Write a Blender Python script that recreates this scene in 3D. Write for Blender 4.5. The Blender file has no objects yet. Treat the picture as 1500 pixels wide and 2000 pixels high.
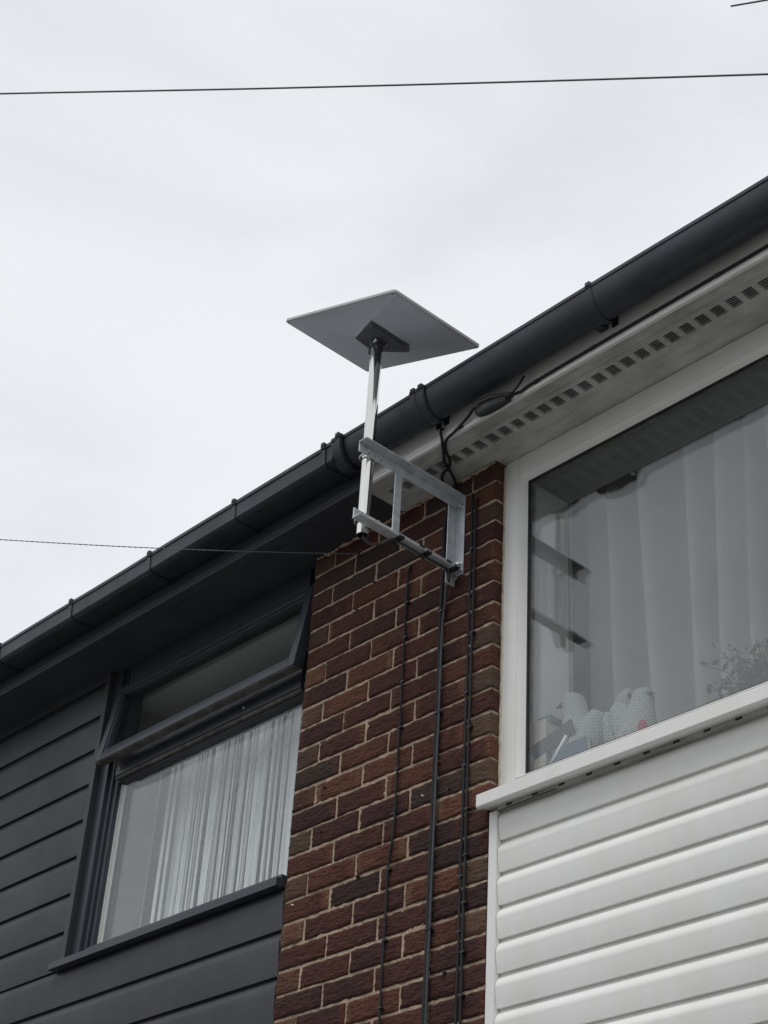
import bpy, bmesh, math, random
from mathutils import Vector, Matrix, noise
R = math.radians
sc = bpy.context.scene
COL = sc.collection
ZO = 3.52            # height of the reference brick course above the ground

# ------------------------------------------------------------------ camera
cam = bpy.data.cameras.new('camera'); cam_o = bpy.data.objects.new('camera', cam); COL.objects.link(cam_o)
cam.sensor_fit = 'VERTICAL'; cam.sensor_height = 36; cam.sensor_width = 27
cam.lens = 59.24; cam.clip_start = 0.05; cam.clip_end = 5000
_r = Vector((0.68091996, 0.73020487, 0.05611464)); _u = Vector((0.37815957, -0.41618239, 0.82691448)); _f = Vector((-0.62717091, 0.54184229, 0.55952085))
cam_o.matrix_world = Matrix(((_r.x, _u.x, -_f.x, 3.98958), (_r.y, _u.y, -_f.y, -3.14107), (_r.z, _u.z, -_f.z, -1.92374 + ZO), (0, 0, 0, 1)))
sc.camera = cam_o

# ------------------------------------------------------------------ sky and sun (overcast)
SUN_EL, SUN_ROT = R(60), R(196)
w = bpy.data.worlds.new('World'); sc.world = w; w.use_nodes = True
nt = w.node_tree; nt.nodes.clear()
N = nt.nodes.new; L = nt.links.new
out = N('ShaderNodeOutputWorld'); bg = N('ShaderNodeBackground'); L(bg.outputs[0], out.inputs[0])
sky = N('ShaderNodeTexSky'); sky.sky_type = 'NISHITA'; sky.sun_disc = False; sky.sun_elevation = SUN_EL; sky.sun_rotation = SUN_ROT
tc = N('ShaderNodeTexCoord')
mp = N('ShaderNodeMapping'); mp.inputs['Scale'].default_value = (1, 1, 2.2); L(tc.outputs['Generated'], mp.inputs[0])
n1 = N('ShaderNodeTexNoise'); n1.inputs['Scale'].default_value = 3.4; n1.inputs['Detail'].default_value = 5; n1.inputs['Roughness'].default_value = .5; n1.inputs['Distortion'].default_value = .3
L(mp.outputs[0], n1.inputs['Vector'])
cr = N('ShaderNodeValToRGB'); cr.color_ramp.interpolation = 'EASE'
cr.color_ramp.elements[0].position = .30; cr.color_ramp.elements[0].color = (7.45, 7.78, 8.22, 1)
cr.color_ramp.elements[1].position = .70; cr.color_ramp.elements[1].color = (8.75, 8.95, 9.25, 1)
L(n1.outputs[0], cr.inputs[0])
mx = N('ShaderNodeMix'); mx.data_type = 'RGBA'; mx.inputs[0].default_value = .97
L(sky.outputs[0], mx.inputs[6]); L(cr.outputs[0], mx.inputs[7])
sx = N('ShaderNodeSeparateXYZ'); L(tc.outputs['Generated'], sx.inputs[0])
gr = N('ShaderNodeValToRGB'); ge = gr.color_ramp.elements          # overcast luminance: dim near the horizon, brightest overhead
ge[0].position = .0; ge[0].color = (.30, .30, .30, 1); ge[1].position = 1.; ge[1].color = (1.0, 1.0, 1.0, 1)
for p_, v_ in ((.12, .42), (.28, .66), (.42, .71), (.80, .70), (.90, .80)):
    x_ = ge.new(p_); x_.color = (v_, v_, v_, 1)
L(sx.outputs[2], gr.inputs[0])
mg = N('ShaderNodeVectorMath'); mg.operation = 'MULTIPLY'; L(mx.outputs[2], mg.inputs[0]); L(gr.outputs[0], mg.inputs[1])
L(mg.outputs[0], bg.inputs[0]); bg.inputs[1].default_value = .1 / .705

sd = bpy.data.lights.new('sun', 'SUN'); sd.energy = 1.25; sd.angle = R(28); sd.color = (1, .97, .93)
so = bpy.data.objects.new('sun', sd); COL.objects.link(so)
_az = R(-66)   # sun stands in front of the facade, a little to the right
sdir = Vector((math.cos(_az) * math.cos(SUN_EL), math.sin(_az) * math.cos(SUN_EL), math.sin(SUN_EL)))
so.rotation_euler = sdir.to_track_quat('Z', 'Y').to_euler(); so.location = (2, -6, 12)

vs = sc.view_settings; vs.view_transform = 'Standard'; vs.look = 'None'; vs.exposure = 0.0; vs.gamma = 1
sc.cycles.max_bounces = 10; sc.cycles.transparent_max_bounces = 24; sc.cycles.glossy_bounces = 5

# ------------------------------------------------------------------ materials
def mat(name, col, rough=.6, metal=0., var=.12, scale=6., bump=.0, bscale=60., spec=.5, dirt=None, stretch=(1, 1, 1), rvar=.12, coat=0., streak=0., sscale=(26, 26, 1.1)):
    m = bpy.data.materials.new(name); m.use_nodes = True; t = m.node_tree; b = t.nodes['Principled BSDF']
    b.inputs['Roughness'].default_value = rough; b.inputs['Metallic'].default_value = metal
    b.inputs['Specular IOR Level'].default_value = spec; b.inputs['Coat Weight'].default_value = coat
    tc = t.nodes.new('ShaderNodeTexCoord'); mp = t.nodes.new('ShaderNodeMapping'); mp.inputs['Scale'].default_value = stretch
    t.links.new(tc.outputs['Object'], mp.inputs[0])
    n = t.nodes.new('ShaderNodeTexNoise'); n.inputs['Scale'].default_value = scale; n.inputs['Detail'].default_value = 6; n.inputs['Roughness'].default_value = .62
    t.links.new(mp.outputs[0], n.inputs['Vector'])
    r = t.nodes.new('ShaderNodeValToRGB')
    d = dirt if dirt else tuple(c * (1 - 2.2 * var) for c in col)
    r.color_ramp.elements[0].position = .28; r.color_ramp.elements[0].color = (*d, 1)
    r.color_ramp.elements[1].position = .62; r.color_ramp.elements[1].color = (*[min(1, c * (1 + var * .3)) for c in col], 1)
    t.links.new(n.outputs[0], r.inputs[0]); t.links.new(r.outputs[0], b.inputs['Base Color'])
    if streak:
        ms = t.nodes.new('ShaderNodeMapping'); ms.inputs['Scale'].default_value = sscale; t.links.new(tc.outputs['Object'], ms.inputs[0])
        ns = t.nodes.new('ShaderNodeTexNoise'); ns.inputs['Scale'].default_value = 1.; ns.inputs['Detail'].default_value = 5; ns.inputs['Roughness'].default_value = .7; t.links.new(ms.outputs[0], ns.inputs['Vector'])
        rs = t.nodes.new('ShaderNodeValToRGB'); rs.color_ramp.elements[0].position = .33; k_ = 1 - streak; rs.color_ramp.elements[0].color = (k_, k_ * .985, k_ * .95, 1)
        rs.color_ramp.elements[1].position = .56; rs.color_ramp.elements[1].color = (1, 1, 1, 1); t.links.new(ns.outputs[0], rs.inputs[0])
        mm = t.nodes.new('ShaderNodeMix'); mm.data_type = 'RGBA'; mm.blend_type = 'MULTIPLY'; mm.inputs[0].default_value = 1
        t.links.new(r.outputs[0], mm.inputs[6]); t.links.new(rs.outputs[0], mm.inputs[7]); t.links.new(mm.outputs[2], b.inputs['Base Color'])
    mr = t.nodes.new('ShaderNodeMapRange'); mr.inputs['To Min'].default_value = min(1, rough + rvar); mr.inputs['To Max'].default_value = max(0.02, rough - rvar)
    t.links.new(n.outputs[0], mr.inputs[0]); t.links.new(mr.outputs[0], b.inputs['Roughness'])
    if bump:
        n2 = t.nodes.new('ShaderNodeTexNoise'); n2.inputs['Scale'].default_value = bscale; n2.inputs['Detail'].default_value = 4
        t.links.new(mp.outputs[0], n2.inputs['Vector'])
        bp = t.nodes.new('ShaderNodeBump'); bp.inputs['Strength'].default_value = bump; bp.inputs['Distance'].default_value = .01
        t.links.new(n2.outputs[0], bp.inputs['Height']); t.links.new(bp.outputs[0], b.inputs['Normal'])
    return m

M = {}
M['upvc'] = mat('white_plastic', (.84, .84, .82), .42, var=.03, scale=3, bump=.04, bscale=8, streak=.04, sscale=(9, 9, .8))
M['upvc_clad'] = mat('white_cladding_plastic', (.88, .885, .865), .42, var=.03, scale=1.7, bump=.06, bscale=4, dirt=(.76, .76, .72), streak=.022, sscale=(9, 9, .8))
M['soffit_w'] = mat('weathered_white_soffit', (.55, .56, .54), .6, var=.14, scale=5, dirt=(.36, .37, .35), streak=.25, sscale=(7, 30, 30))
M['blk'] = mat('anthracite_plastic', (.045, .048, .057), .5, var=.12, scale=3, bump=.06, bscale=6, rvar=.08, streak=.12)
M['blk_frame'] = mat('anthracite_frame', (.036, .043, .056), .38, var=.08, scale=4, rvar=.06, streak=.1)
M['blk_eave'] = mat('anthracite_eaves_board', (.042, .047, .058), .55, var=.1, scale=4)
M['gut'] = mat('black_gutter_plastic', (.031, .037, .049), .46, var=.14, scale=7, rvar=.14, streak=.35, sscale=(9, 30, 30))
M['rubber'] = mat('black_cable_sheath', (.013, .013, .015), .75, var=.2, scale=30)
M['rubber2'] = mat('grey_cable_sheath', (.04, .043, .05), .4, var=.15, scale=30)
M['steel'] = mat('galvanised_steel', (.60, .64, .67), .42, metal=.3, var=.14, scale=26, bump=.03, bscale=60)
M['zinc'] = mat('bright_zinc', (.75, .76, .78), .25, metal=1, var=.1, scale=40)
M['chrome'] = mat('polished_steel', (.80, .79, .75), .09, metal=1, var=.06, scale=9, stretch=(1, 1, .15), rvar=.05)
M['dish'] = mat('white_dish_plastic', (.72, .80, .90), .5, var=.03, scale=4)
M['dish_rim'] = mat('light_grey_dish_rim', (.50, .51, .53), .45, var=.03, scale=4)
M['dish_dark'] = mat('dark_grey_mount', (.10, .11, .14), .5, var=.08, scale=12)
M['mortar'] = mat('sandy_mortar', (.50, .385, .285), .95, var=.16, scale=22, bump=.7, bscale=170, spec=.1)
M['seal'] = mat('cream_sealant', (.50, .45, .36), .6, var=.15, scale=30, bump=.3, bscale=60)
M['plaster'] = mat('white_plaster', (.78, .79, .78), .8, var=.04, scale=3)
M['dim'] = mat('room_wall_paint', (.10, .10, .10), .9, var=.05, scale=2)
M['head'] = mat('shaded_plaster_head', (.24, .25, .25), .9, var=.05, scale=3)  # reveal plaster darkened: shade at the window head put into its colour
M['beige'] = mat('beige_room_paint', (.42, .39, .34), .9, var=.04, scale=2)
M['curtain'] = mat('grey_curtain_fabric', (.36, .36, .35), .95, var=.04, scale=9, spec=.1)
M['string'] = mat('white_string_fabric', (.92, .93, .92), .8, var=.18, scale=14, stretch=(6, 6, .3), spec=.2)
M['asphalt'] = mat('asphalt', (.16, .155, .15), .95, var=.2, scale=3, bump=.4, bscale=90)
M['tile'] = mat('concrete_roof_tile', (.09, .075, .07), .9, var=.3, scale=6, bump=.3, bscale=60)
M['render'] = mat('painted_render', (.45, .43, .4), .9, var=.15, scale=3, bump=.3, bscale=80)
M['wire'] = mat('overhead_wire_sheath', (.13, .13, .145), .6, var=.1, scale=20)
M['tape'] = mat('black_tape', (.02, .022, .025), .35, var=.2, scale=40)
M['leaf'] = mat('dusty_green_leaf', (.075, .11, .065), .6, var=.35, scale=30)
M['pot'] = mat('grey_pot', (.15, .14, .13), .7, var=.1)
M['book_dark'] = mat('dark_book_cover', (.035, .04, .05), .5, var=.1)
M['book_cream'] = mat('cream_book_cover', (.40, .37, .32), .7, var=.1)
M['paper'] = mat('page_paper', (.55, .53, .48), .9, var=.1, scale=80)
M['blue'] = mat('blue_card', (.075, .13, .17), .6, var=.1)
M['red'] = mat('red_felt', (.30, .03, .05), .9, var=.1)
M['dust'] = mat('bare_aluminium_dusty', (.12, .115, .105), .7, var=.35, scale=20)

def glass_mat():
    m = bpy.data.materials.new('window_glass'); m.use_nodes = True; t = m.node_tree; t.nodes.clear()
    o = t.nodes.new('ShaderNodeOutputMaterial'); mix = t.nodes.new('ShaderNodeMixShader')
    tr = t.nodes.new('ShaderNodeBsdfTransparent'); tr.inputs[0].default_value = (.985, .992, .99, 1)
    gl = t.nodes.new('ShaderNodeBsdfGlossy'); gl.inputs['Roughness'].default_value = 0.0; gl.inputs[0].default_value = (.98, .985, 1, 1)
    lw = t.nodes.new('ShaderNodeLayerWeight'); lw.inputs['Blend'].default_value = .5
    p = t.nodes.new('ShaderNodeMath'); p.operation = 'POWER'; p.inputs[1].default_value = 5
    s = t.nodes.new('ShaderNodeMath'); s.operation = 'MULTIPLY_ADD'; s.inputs[1].default_value = .95; s.inputs[2].default_value = .042
    t.links.new(lw.outputs['Facing'], p.inputs[0]); t.links.new(p.outputs[0], s.inputs[0]); t.links.new(s.outputs[0], mix.inputs[0])
    t.links.new(tr.outputs[0], mix.inputs[1]); t.links.new(gl.outputs[0], mix.inputs[2]); t.links.new(mix.outputs[0], o.inputs[0])
    return m
M['glass'] = glass_mat()

def brick_mat():
    m = bpy.data.materials.new('rustic_brick'); m.use_nodes = True; t = m.node_tree; b = t.nodes['Principled BSDF']
    NN = t.nodes.new; LL = t.links.new
    b.inputs['Roughness'].default_value = .88; b.inputs['Specular IOR Level'].default_value = .22
    at = NN('ShaderNodeAttribute'); at.attribute_name = 'tone'
    tc = NN('ShaderNodeTexCoord')
    # second noise patch inside a brick, shifted per brick
    add = NN('ShaderNodeVectorMath'); add.operation = 'MULTIPLY_ADD'
    LL(at.outputs['Vector'], add.inputs[0]); add.inputs[1].default_value = (7, 7, 7); LL(tc.outputs['Object'], add.inputs[2])
    n = NN('ShaderNodeTexNoise'); n.inputs['Scale'].default_value = 9; n.inputs['Detail'].default_value = 4; LL(add.outputs[0], n.inputs['Vector'])
    sep = NN('ShaderNodeSeparateColor'); LL(at.outputs['Color'], sep.inputs[0])
    m1 = NN('ShaderNodeMath'); m1.operation = 'MULTIPLY_ADD'; m1.inputs[1].default_value = .42; LL(n.outputs[0], m1.inputs[0])
    m0 = NN('ShaderNodeMath'); m0.operation = 'MULTIPLY_ADD'; m0.inputs[1].default_value = .85; m0.inputs[2].default_value = -.12; LL(sep.outputs[0], m0.inputs[0])
    LL(m0.outputs[0], m1.inputs[2])
    r = NN('ShaderNodeValToRGB'); e = r.color_ramp.elements
    e[0].position = .0; e[0].color = (.034, .029, .031, 1)
    e[1].position = 1.; e[1].color = (.20, .125, .075, 1)
    for pos, c in [(.22, (.050, .031, .030)), (.40, (.076, .034, .030)), (.58, (.102, .042, .033)), (.76, (.138, .060, .041)), (.9, (.175, .088, .056))]:
        x = e.new(pos); x.color = (*c, 1)
    LL(m1.outputs[0], r.inputs[0])
    # grey-brown fired patches
    n3 = NN('ShaderNodeTexNoise'); n3.inputs['Scale'].default_value = 160; n3.inputs['Detail'].default_value = 3; LL(tc.outputs['Object'], n3.inputs['Vector'])
    r3 = NN('ShaderNodeValToRGB'); r3.color_ramp.elements[0].position = .35; r3.color_ramp.elements[0].color = (.68, .66, .66, 1); r3.color_ramp.elements[1].position = .7; r3.color_ramp.elements[1].color = (1.22, 1.2, 1.16, 1)
    LL(n3.outputs[0], r3.inputs[0])
    mu = NN('ShaderNodeMix'); mu.data_type = 'RGBA'; mu.blend_type = 'MULTIPLY'; mu.inputs[0].default_value = 1
    LL(r.outputs[0], mu.inputs[6]); LL(r3.outputs[0], mu.inputs[7])
    gm = NN('ShaderNodeMix'); gm.data_type = 'RGBA'; LL(sep.outputs[1], gm.inputs[0]); LL(mu.outputs[2], gm.inputs[6]); gm.inputs[7].default_value = (.110, .078, .056, 1)
    LL(gm.outputs[2], b.inputs['Base Color'])
    ns = NN('ShaderNodeTexNoise'); ns.inputs['Scale'].default_value = 14; ns.inputs['Detail'].default_value = 9; ns.inputs['Roughness'].default_value = .78; LL(tc.outputs['Object'], ns.inputs['Vector'])
    rs = NN('ShaderNodeValToRGB'); rs.color_ramp.elements[0].position = .60; rs.color_ramp.elements[0].color = (0, 0, 0, 1); rs.color_ramp.elements[1].position = .74; rs.color_ramp.elements[1].color = (.6, .6, .6, 1)
    LL(ns.outputs[0], rs.inputs[0])
    sm = NN('ShaderNodeMix'); sm.data_type = 'RGBA'; LL(rs.outputs[0], sm.inputs[0]); LL(gm.outputs[2], sm.inputs[6]); sm.inputs[7].default_value = (.22, .16, .12, 1)
    LL(sm.outputs[2], b.inputs['Base Color'])
    mp = NN('ShaderNodeMapping'); mp.inputs['Rotation'].default_value = (0, R(7), 0); mp.inputs['Scale'].default_value = (.42, .8, 1.7); LL(tc.outputs['Object'], mp.inputs[0])
    n2 = NN('ShaderNodeTexNoise'); n2.inputs['Scale'].default_value = 66; n2.inputs['Detail'].default_value = 7; n2.inputs['Roughness'].default_value = .6; LL(mp.outputs[0], n2.inputs['Vector'])
    bp = NN('ShaderNodeBump'); bp.inputs['Strength'].default_value = 1.; bp.inputs['Distance'].default_value = .016
    LL(n2.outputs[0], bp.inputs['Height']); LL(bp.outputs[0], b.inputs['Normal'])
    return m
M['brick'] = brick_mat()

def hen_mat():
    m = bpy.data.materials.new('diamond_print_fabric'); m.use_nodes = True; t = m.node_tree; b = t.nodes['Principled BSDF']
    NN = t.nodes.new; LL = t.links.new
    b.inputs['Roughness'].default_value = .9
    tc = NN('ShaderNodeTexCoord'); sp = NN('ShaderNodeSeparateXYZ'); LL(tc.outputs['Object'], sp.inputs[0])
    def mth(op, a, c=None, k=None):
        n = NN('ShaderNodeMath'); n.operation = op
        if hasattr(a, 'is_linked') or hasattr(a, 'links'): LL(a, n.inputs[0])
        else: n.inputs[0].default_value = a
        if c is not None:
            if hasattr(c, 'links'): LL(c, n.inputs[1])
            else: n.inputs[1].default_value = c
        return n.outputs[0]
    P = 1 / .040
    hx = mth('ADD', sp.outputs[0], sp.outputs[1])
    a = mth('MULTIPLY', mth('ADD', hx, sp.outputs[2]), P); c = mth('MULTIPLY', mth('SUBTRACT', hx, sp.outputs[2]), P)
    fa = mth('ABSOLUTE', mth('SUBTRACT', mth('FRACT', a), .5)); fc = mth('ABSOLUTE', mth('SUBTRACT', mth('FRACT', c), .5))
    mxv = mth('MAXIMUM', fa, fc)
    ring = mth('GREATER_THAN', mth('FRACT', mth('MULTIPLY', mxv, 4.4)), .55)
    mix = NN('ShaderNodeMix'); mix.data_type = 'RGBA'; LL(ring, mix.inputs[0]); mix.inputs[6].default_value = (.12, .13, .135, 1); mix.inputs[7].default_value = (.50, .52, .50, 1)
    LL(mix.outputs[2], b.inputs['Base Color'])
    return m
M['hen'] = hen_mat()

# ------------------------------------------------------------------ mesh helpers (all coordinates: x along the facade, y into the wall, z above the reference course)
ROOTS = {}
def empty(name, loc, label, cat, group=None, kind=None):
    o = bpy.data.objects.new(name, None); COL.objects.link(o); o.empty_display_size = .1
    o.location = (loc[0], loc[1], loc[2] + ZO); ROOTS[o.name] = Vector(loc)
    if kind: o['kind'] = kind
    o['label'] = label; o['category'] = cat
    if group: o['group'] = group
    return o
def origin_of(o):
    while o.parent: o = o.parent
    return ROOTS[o.name]
def finish(bm, name, m, parent=None, label=None, cat=None, group=None, kind=None, smooth=False, loc=None, recalc=True):
    if recalc: bmesh.ops.recalc_face_normals(bm, faces=bm.faces)
    me = bpy.data.meshes.new(name); o = bpy.data.objects.new(name, me); COL.objects.link(o)
    if parent is not None:
        org = origin_of(parent); o.parent = parent
    else:
        if loc is None:
            xs = [v.co for v in bm.verts]
            loc = ((min(c.x for c in xs) + max(c.x for c in xs)) / 2, (min(c.y for c in xs) + max(c.y for c in xs)) / 2, min(c.z for c in xs))
        org = Vector(loc); o.location = (org.x, org.y, org.z + ZO); ROOTS[o.name] = org
    bmesh.ops.translate(bm, verts=bm.verts, vec=-org)
    if smooth:
        for f in bm.faces: f.smooth = True
    bm.to_mesh(me); bm.free()
    if smooth and smooth is not True: me.set_sharp_from_angle(angle=R(smooth))
    me.materials.append(m)
    if label: o['label'] = label
    if cat: o['category'] = cat
    if group: o['group'] = group
    if kind: o['kind'] = kind
    return o
def box(bm, x0, x1, y0, y1, z0, z1, bev=0., seg=1):
    vs_ = [bm.verts.new((x, y, z)) for x in (x0, x1) for y in (y0, y1) for z in (z0, z1)]
    F = [(0, 1, 3, 2), (4, 6, 7, 5), (0, 4, 5, 1), (2, 3, 7, 6), (0, 2, 6, 4), (1, 5, 7, 3)]
    fs = [bm.faces.new([vs_[i] for i in f]) for f in F]
    if bev:
        es = list({e for f in fs for e in f.edges})
        bmesh.ops.bevel(bm, geom=es, offset=bev, segments=seg, profile=.6, affect='EDGES')
    return vs_
def extr(bm, prof, x0, x1, closed=True, n=1, jit=0.):
    """profile (y,z) swept along x"""
    rows = []
    for i in range(n + 1):
        x = x0 + (x1 - x0) * i / n
        dy = (noise.noise(Vector((x * 1.7, prof[0][0] * 9, prof[0][1] * 3))) * jit) if jit else 0
        rows.append([bm.verts.new((x, y + dy, z)) for y, z in prof])
    k = len(prof)
    for a, b in zip(rows, rows[1:]):
        for j in range(k if closed else k - 1):
            bm.faces.new((a[j], a[(j + 1) % k], b[(j + 1) % k], b[j]))
    if closed:
        bm.faces.new(rows[0]); bm.faces.new(rows[-1][::-1])
def tube(bm, pts, r, seg=8, rad=None):
    pts = [Vector(p) for p in pts]; rings = []
    prev = None
    for i, p in enumerate(pts):
        d = (pts[min(i + 1, len(pts) - 1)] - pts[max(i - 1, 0)]).normalized()
        if prev is None:
            a = d.cross(Vector((0, 0, 1)));
            if a.length < .1: a = d.cross(Vector((1, 0, 0)))
        else: a = prev - d * prev.dot(d)
        a.normalize(); prev = a; b = d.cross(a)
        rr = rad[i] if rad else r
        rings.append([bm.verts.new(p + (a * math.cos(t) + b * math.sin(t)) * rr) for t in [2 * math.pi * k / seg for k in range(seg)]])
    for q, s in zip(rings, rings[1:]):
        for k in range(seg): bm.faces.new((q[k], q[(k + 1) % seg], s[(k + 1) % seg], s[k]))
    bm.faces.new(rings[0][::-1]); bm.faces.new(rings[-1])
def spline(P, n=8):
    P = [Vector(p) for p in P]; Q = [P[0] * 2 - P[1]] + P + [P[-1] * 2 - P[-2]]; o = []
    for i in range(1, len(Q) - 2):
        a, b, c, d = Q[i - 1:i + 3]
        for k in range(n):
            t = k / n
            o.append(.5 * ((2 * b) + (c - a) * t + (2 * a - 5 * b + 4 * c - d) * t * t + (3 * b - a - 3 * c + d) * t ** 3))
    o.append(P[-1]); return o
def cyl(bm, a, b, r, seg=20, r2=None):
    tube(bm, [a, b], r, seg, [r, r if r2 is None else r2])
def ball(bm, c, r, sx=1, sy=1, sz=1, rot=None, u=18, v=12):
    mtx = Matrix.Translation(Vector(c)) @ (rot.to_4x4() if rot else Matrix()) @ Matrix.Diagonal((sx, sy, sz, 1))
    bmesh.ops.create_uvsphere(bm, u_segments=u, v_segments=v, radius=r, matrix=mtx)
B = bmesh.new

# ------------------------------------------------------------------ ground
bm = B(); g = [bm.verts.new(c) for c in ((-600, -900, -ZO), (600, -900, -ZO), (600, 300, -ZO), (-600, 300, -ZO))]; bm.faces.new(g)
o = finish(bm, 'ground', M['asphalt'], kind='structure', label='worn grey asphalt yard in front of the terrace', loc=(0, 0, -ZO))

# ------------------------------------------------------------------ brick pier between the two houses
pier = empty('brick_pier', (.445, .15, -ZO), 'narrow dark red rustic brick pier standing between the black clad and the white clad house', 'brick wall')
W = .89
def brick_face(bm, lay, x0, x1, z0, z1, fine, corner, seed, tone):
    nx = max(3, int((x1 - x0) / (.0075 if fine else .05))); nz = 9 if fine else 2
    rnd = random.Random(seed)
    endl = rnd.choice([0, 0, 0, .28, .4]); endr = rnd.choice([0, 0, 0, .28, .4])
    sk = rnd.uniform(-.0012, .0012); tw = rnd.uniform(-.0015, .0015); y0 = rnd.uniform(-.0022, .001)
    col = (tone[0], tone[1], rnd.random(), 1)
    so_ = seed * 3.17
    def P(i, j):
        u = i / nx; v = j / nz; x = x0 + (x1 - x0) * u; z = z0 + (z1 - z0) * v
        e = min(u * nx, (nx - u * nx), v * nz, (nz - v * nz))
        amp = .0042 if fine else 0
        rough = noise.noise(Vector((x * 38 + so_, z * 165, so_))) * amp + noise.noise(Vector((x * 110, z * 260, so_ + 5))) * amp * .45
        y = y0 + rough + tw * (u - .5) + (.0032 if e == 0 else (.0006 if e == 1 else 0))
        zj = noise.noise(Vector((x * 22, so_, j))) * .0014 if j in (0, nz) else 0
        xj = noise.noise(Vector((z * 40, so_, i))) * .0012 if i in (0, nx) else 0
        return (x + xj, y, z + zj + sk * (u - .5))
    g = [[bm.verts.new(P(i, j)) for j in range(nz + 1)] for i in range(nx + 1)]
    fs = []
    for i in range(nx):
        for j in range(nz): fs.append(bm.faces.new((g[i][j], g[i + 1][j], g[i + 1][j + 1], g[i][j + 1])))
    ring = [g[i][0] for i in range(nx + 1)] + [g[nx][j] for j in range(1, nz + 1)] + [g[i][nz] for i in range(nx - 1, -1, -1)] + [g[0][j] for j in range(nz - 1, 0, -1)]
    steps = [.02, .06, .1] if (fine and corner) else [.1]
    prev = ring
    for d in steps:
        back = [bm.verts.new((v.co.x + (noise.noise(Vector((d * 60, v.co.z * 120, so_))) * .0016 if d < .1 else 0), d, v.co.z)) for v in ring]
        for k in range(len(ring)):
            q = (k + 1) % len(ring); fs.append(bm.faces.new((prev[q], prev[k], back[k], back[q])))
        prev = back
    fs.append(bm.faces.new(prev))
    for f in fs:
        f.smooth = True
        cx_ = sum(v.co.x for v in f.verts) / len(f.verts)
        el_ = max(0, 1 - (cx_ - x0) / .035) * endl + max(0, 1 - (x1 - cx_) / .035) * endr
        for l in f.loops: l[lay] = (min(1, col[0] + el_), col[1], col[2], 1)
bm = B(); lay = bm.loops.layers.float_color.new('tone')
rnd = random.Random(11)
for k in range(-17, 47):
    zt = -.075 * (k - 1) - .005 if k > -17 else 1.2735
    zb = -.075 * k + .005
    js = [0, .1075, .3325, .5575, .7825, W] if k % 2 == 0 else [0, .22, .445, .67, W]
    for i, (a, c) in enumerate(zip(js, js[1:])):
        x0 = a + (.005 if i else 0); x1 = c - (.005 if i < len(js) - 2 else 0)
        half = (c - a) < .15
        t = rnd.choice([.2, .3, .38, .45, .5, .55, .62, .34, .48, .72, .58])
        gmix = 0
        if half: t = rnd.choice([.35, .55, .8, .95, .45, .85]); gmix = rnd.choice([0, .2, .5, .1, .75])
        elif rnd.random() < .08: t = rnd.uniform(.08, .2); gmix = .25
        elif rnd.random() < .12: t = rnd.uniform(.7, .85)
        x0 += rnd.uniform(-.0015, .0015) * (i > 0); x1 += rnd.uniform(-.0015, .0015) * (i < len(js) - 2)
        dz = rnd.uniform(-.0014, .0014)
        brick_face(bm, lay, x0, x1, zb + dz, zt + dz * .5, k < 9, i == len(js) - 2, rnd.randint(0, 9999), (t, gmix))
bk = finish(bm, 'bricks', M['brick'], pier, recalc=False)
# mortar body: a relief sheet just behind the brick faces, wrapped on a solid core
bm = B()
def relief(x0, x1, z0, z1, nx, nz):
    g = [[bm.verts.new((x0 + (x1 - x0) * i / nx, .0050 + noise.noise(Vector((i * .31, j * .43, 2))) * .0016, z0 + (z1 - z0) * j / nz)) for j in range(nz + 1)] for i in range(nx + 1)]
    for i in range(nx):
        for j in range(nz):
            f = bm.faces.new((g[i][j], g[i + 1][j], g[i + 1][j + 1], g[i][j + 1])); f.smooth = True
relief(.003, W - .003, -.75, 1.2735, 150, 330)
box(bm, .003, W - .003, .009, .3, -ZO, 1.2735)
finish(bm, 'mortar', M['mortar'], pier, recalc=False)
# ragged mortar / foam smear where the soffit meets the bricks
bm = B(); rnd = random.Random(4)
for i in range(46):
    x = .02 + .86 * i / 45; ball(bm, (x, -.002, 1.272 - rnd.uniform(0, .007)), rnd.uniform(.006, .012), 1.4, .6, .6, u=8, v=6)
finish(bm, 'mortar_fillet', M['mortar'], pier, smooth=True)
# wall plugs and old screw heads left in the mortar
for x, z, r_ in [(.156, .346, .0045), (.159, .194, .004), (.348, -.003, .005), (.738, -.38, .006), (.80, .62, .003), (.62, .18, .003), (.05, -.02, .003), (.25, .97, .0035), (.73, .17, .005), (.33, 1.045, .005)]:
    bm = B(); cyl(bm, (x, .003, z), (x, -.006, z), r_, 10); cyl(bm, (x, -.005, z), (x, -.009, z), r_ * .55, 8)
    finish(bm, 'wall_plug', M['tape'] if r_ > .0032 else M['upvc'], pier, smooth=30)

# ------------------------------------------------------------------ houses
left = empty('terraced_house', (-2.6, 1.5, -ZO), 'terraced house clad in anthracite boards with black window, black fascia and string curtain', 'house', 'terraced houses joined by the brick pier')
right = empty('terraced_house', (2.9, 1.5, -ZO), 'terraced house with white plastic cladding, white framed picture window and vented white soffit', 'house', 'terraced houses joined by the brick pier')

XM = .452                # party line on the pier
def shell(h, x0, x1, wx0, wx1, wz0, wz1, mwall, cz):
    bm = B()
    box(bm, x0, x1, .075, .29, -ZO, wz0); box(bm, x0, x1, .075, .29, wz1, 1.27)
    if x0 < wx0 - .001: box(bm, x0, wx0, .075, .29, wz0, wz1)
    if x1 > wx1 + .001: box(bm, wx1, x1, .075, .29, wz0, wz1)
    finish(bm, 'wall', M['render'], h)
shell(left, -4.6, -.004, -1.235, -.004, .07, 1.2, None, 0)
shell(right, W + .004, 5.4, .955, 3.05, .13, 1.235, None, 0)

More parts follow.
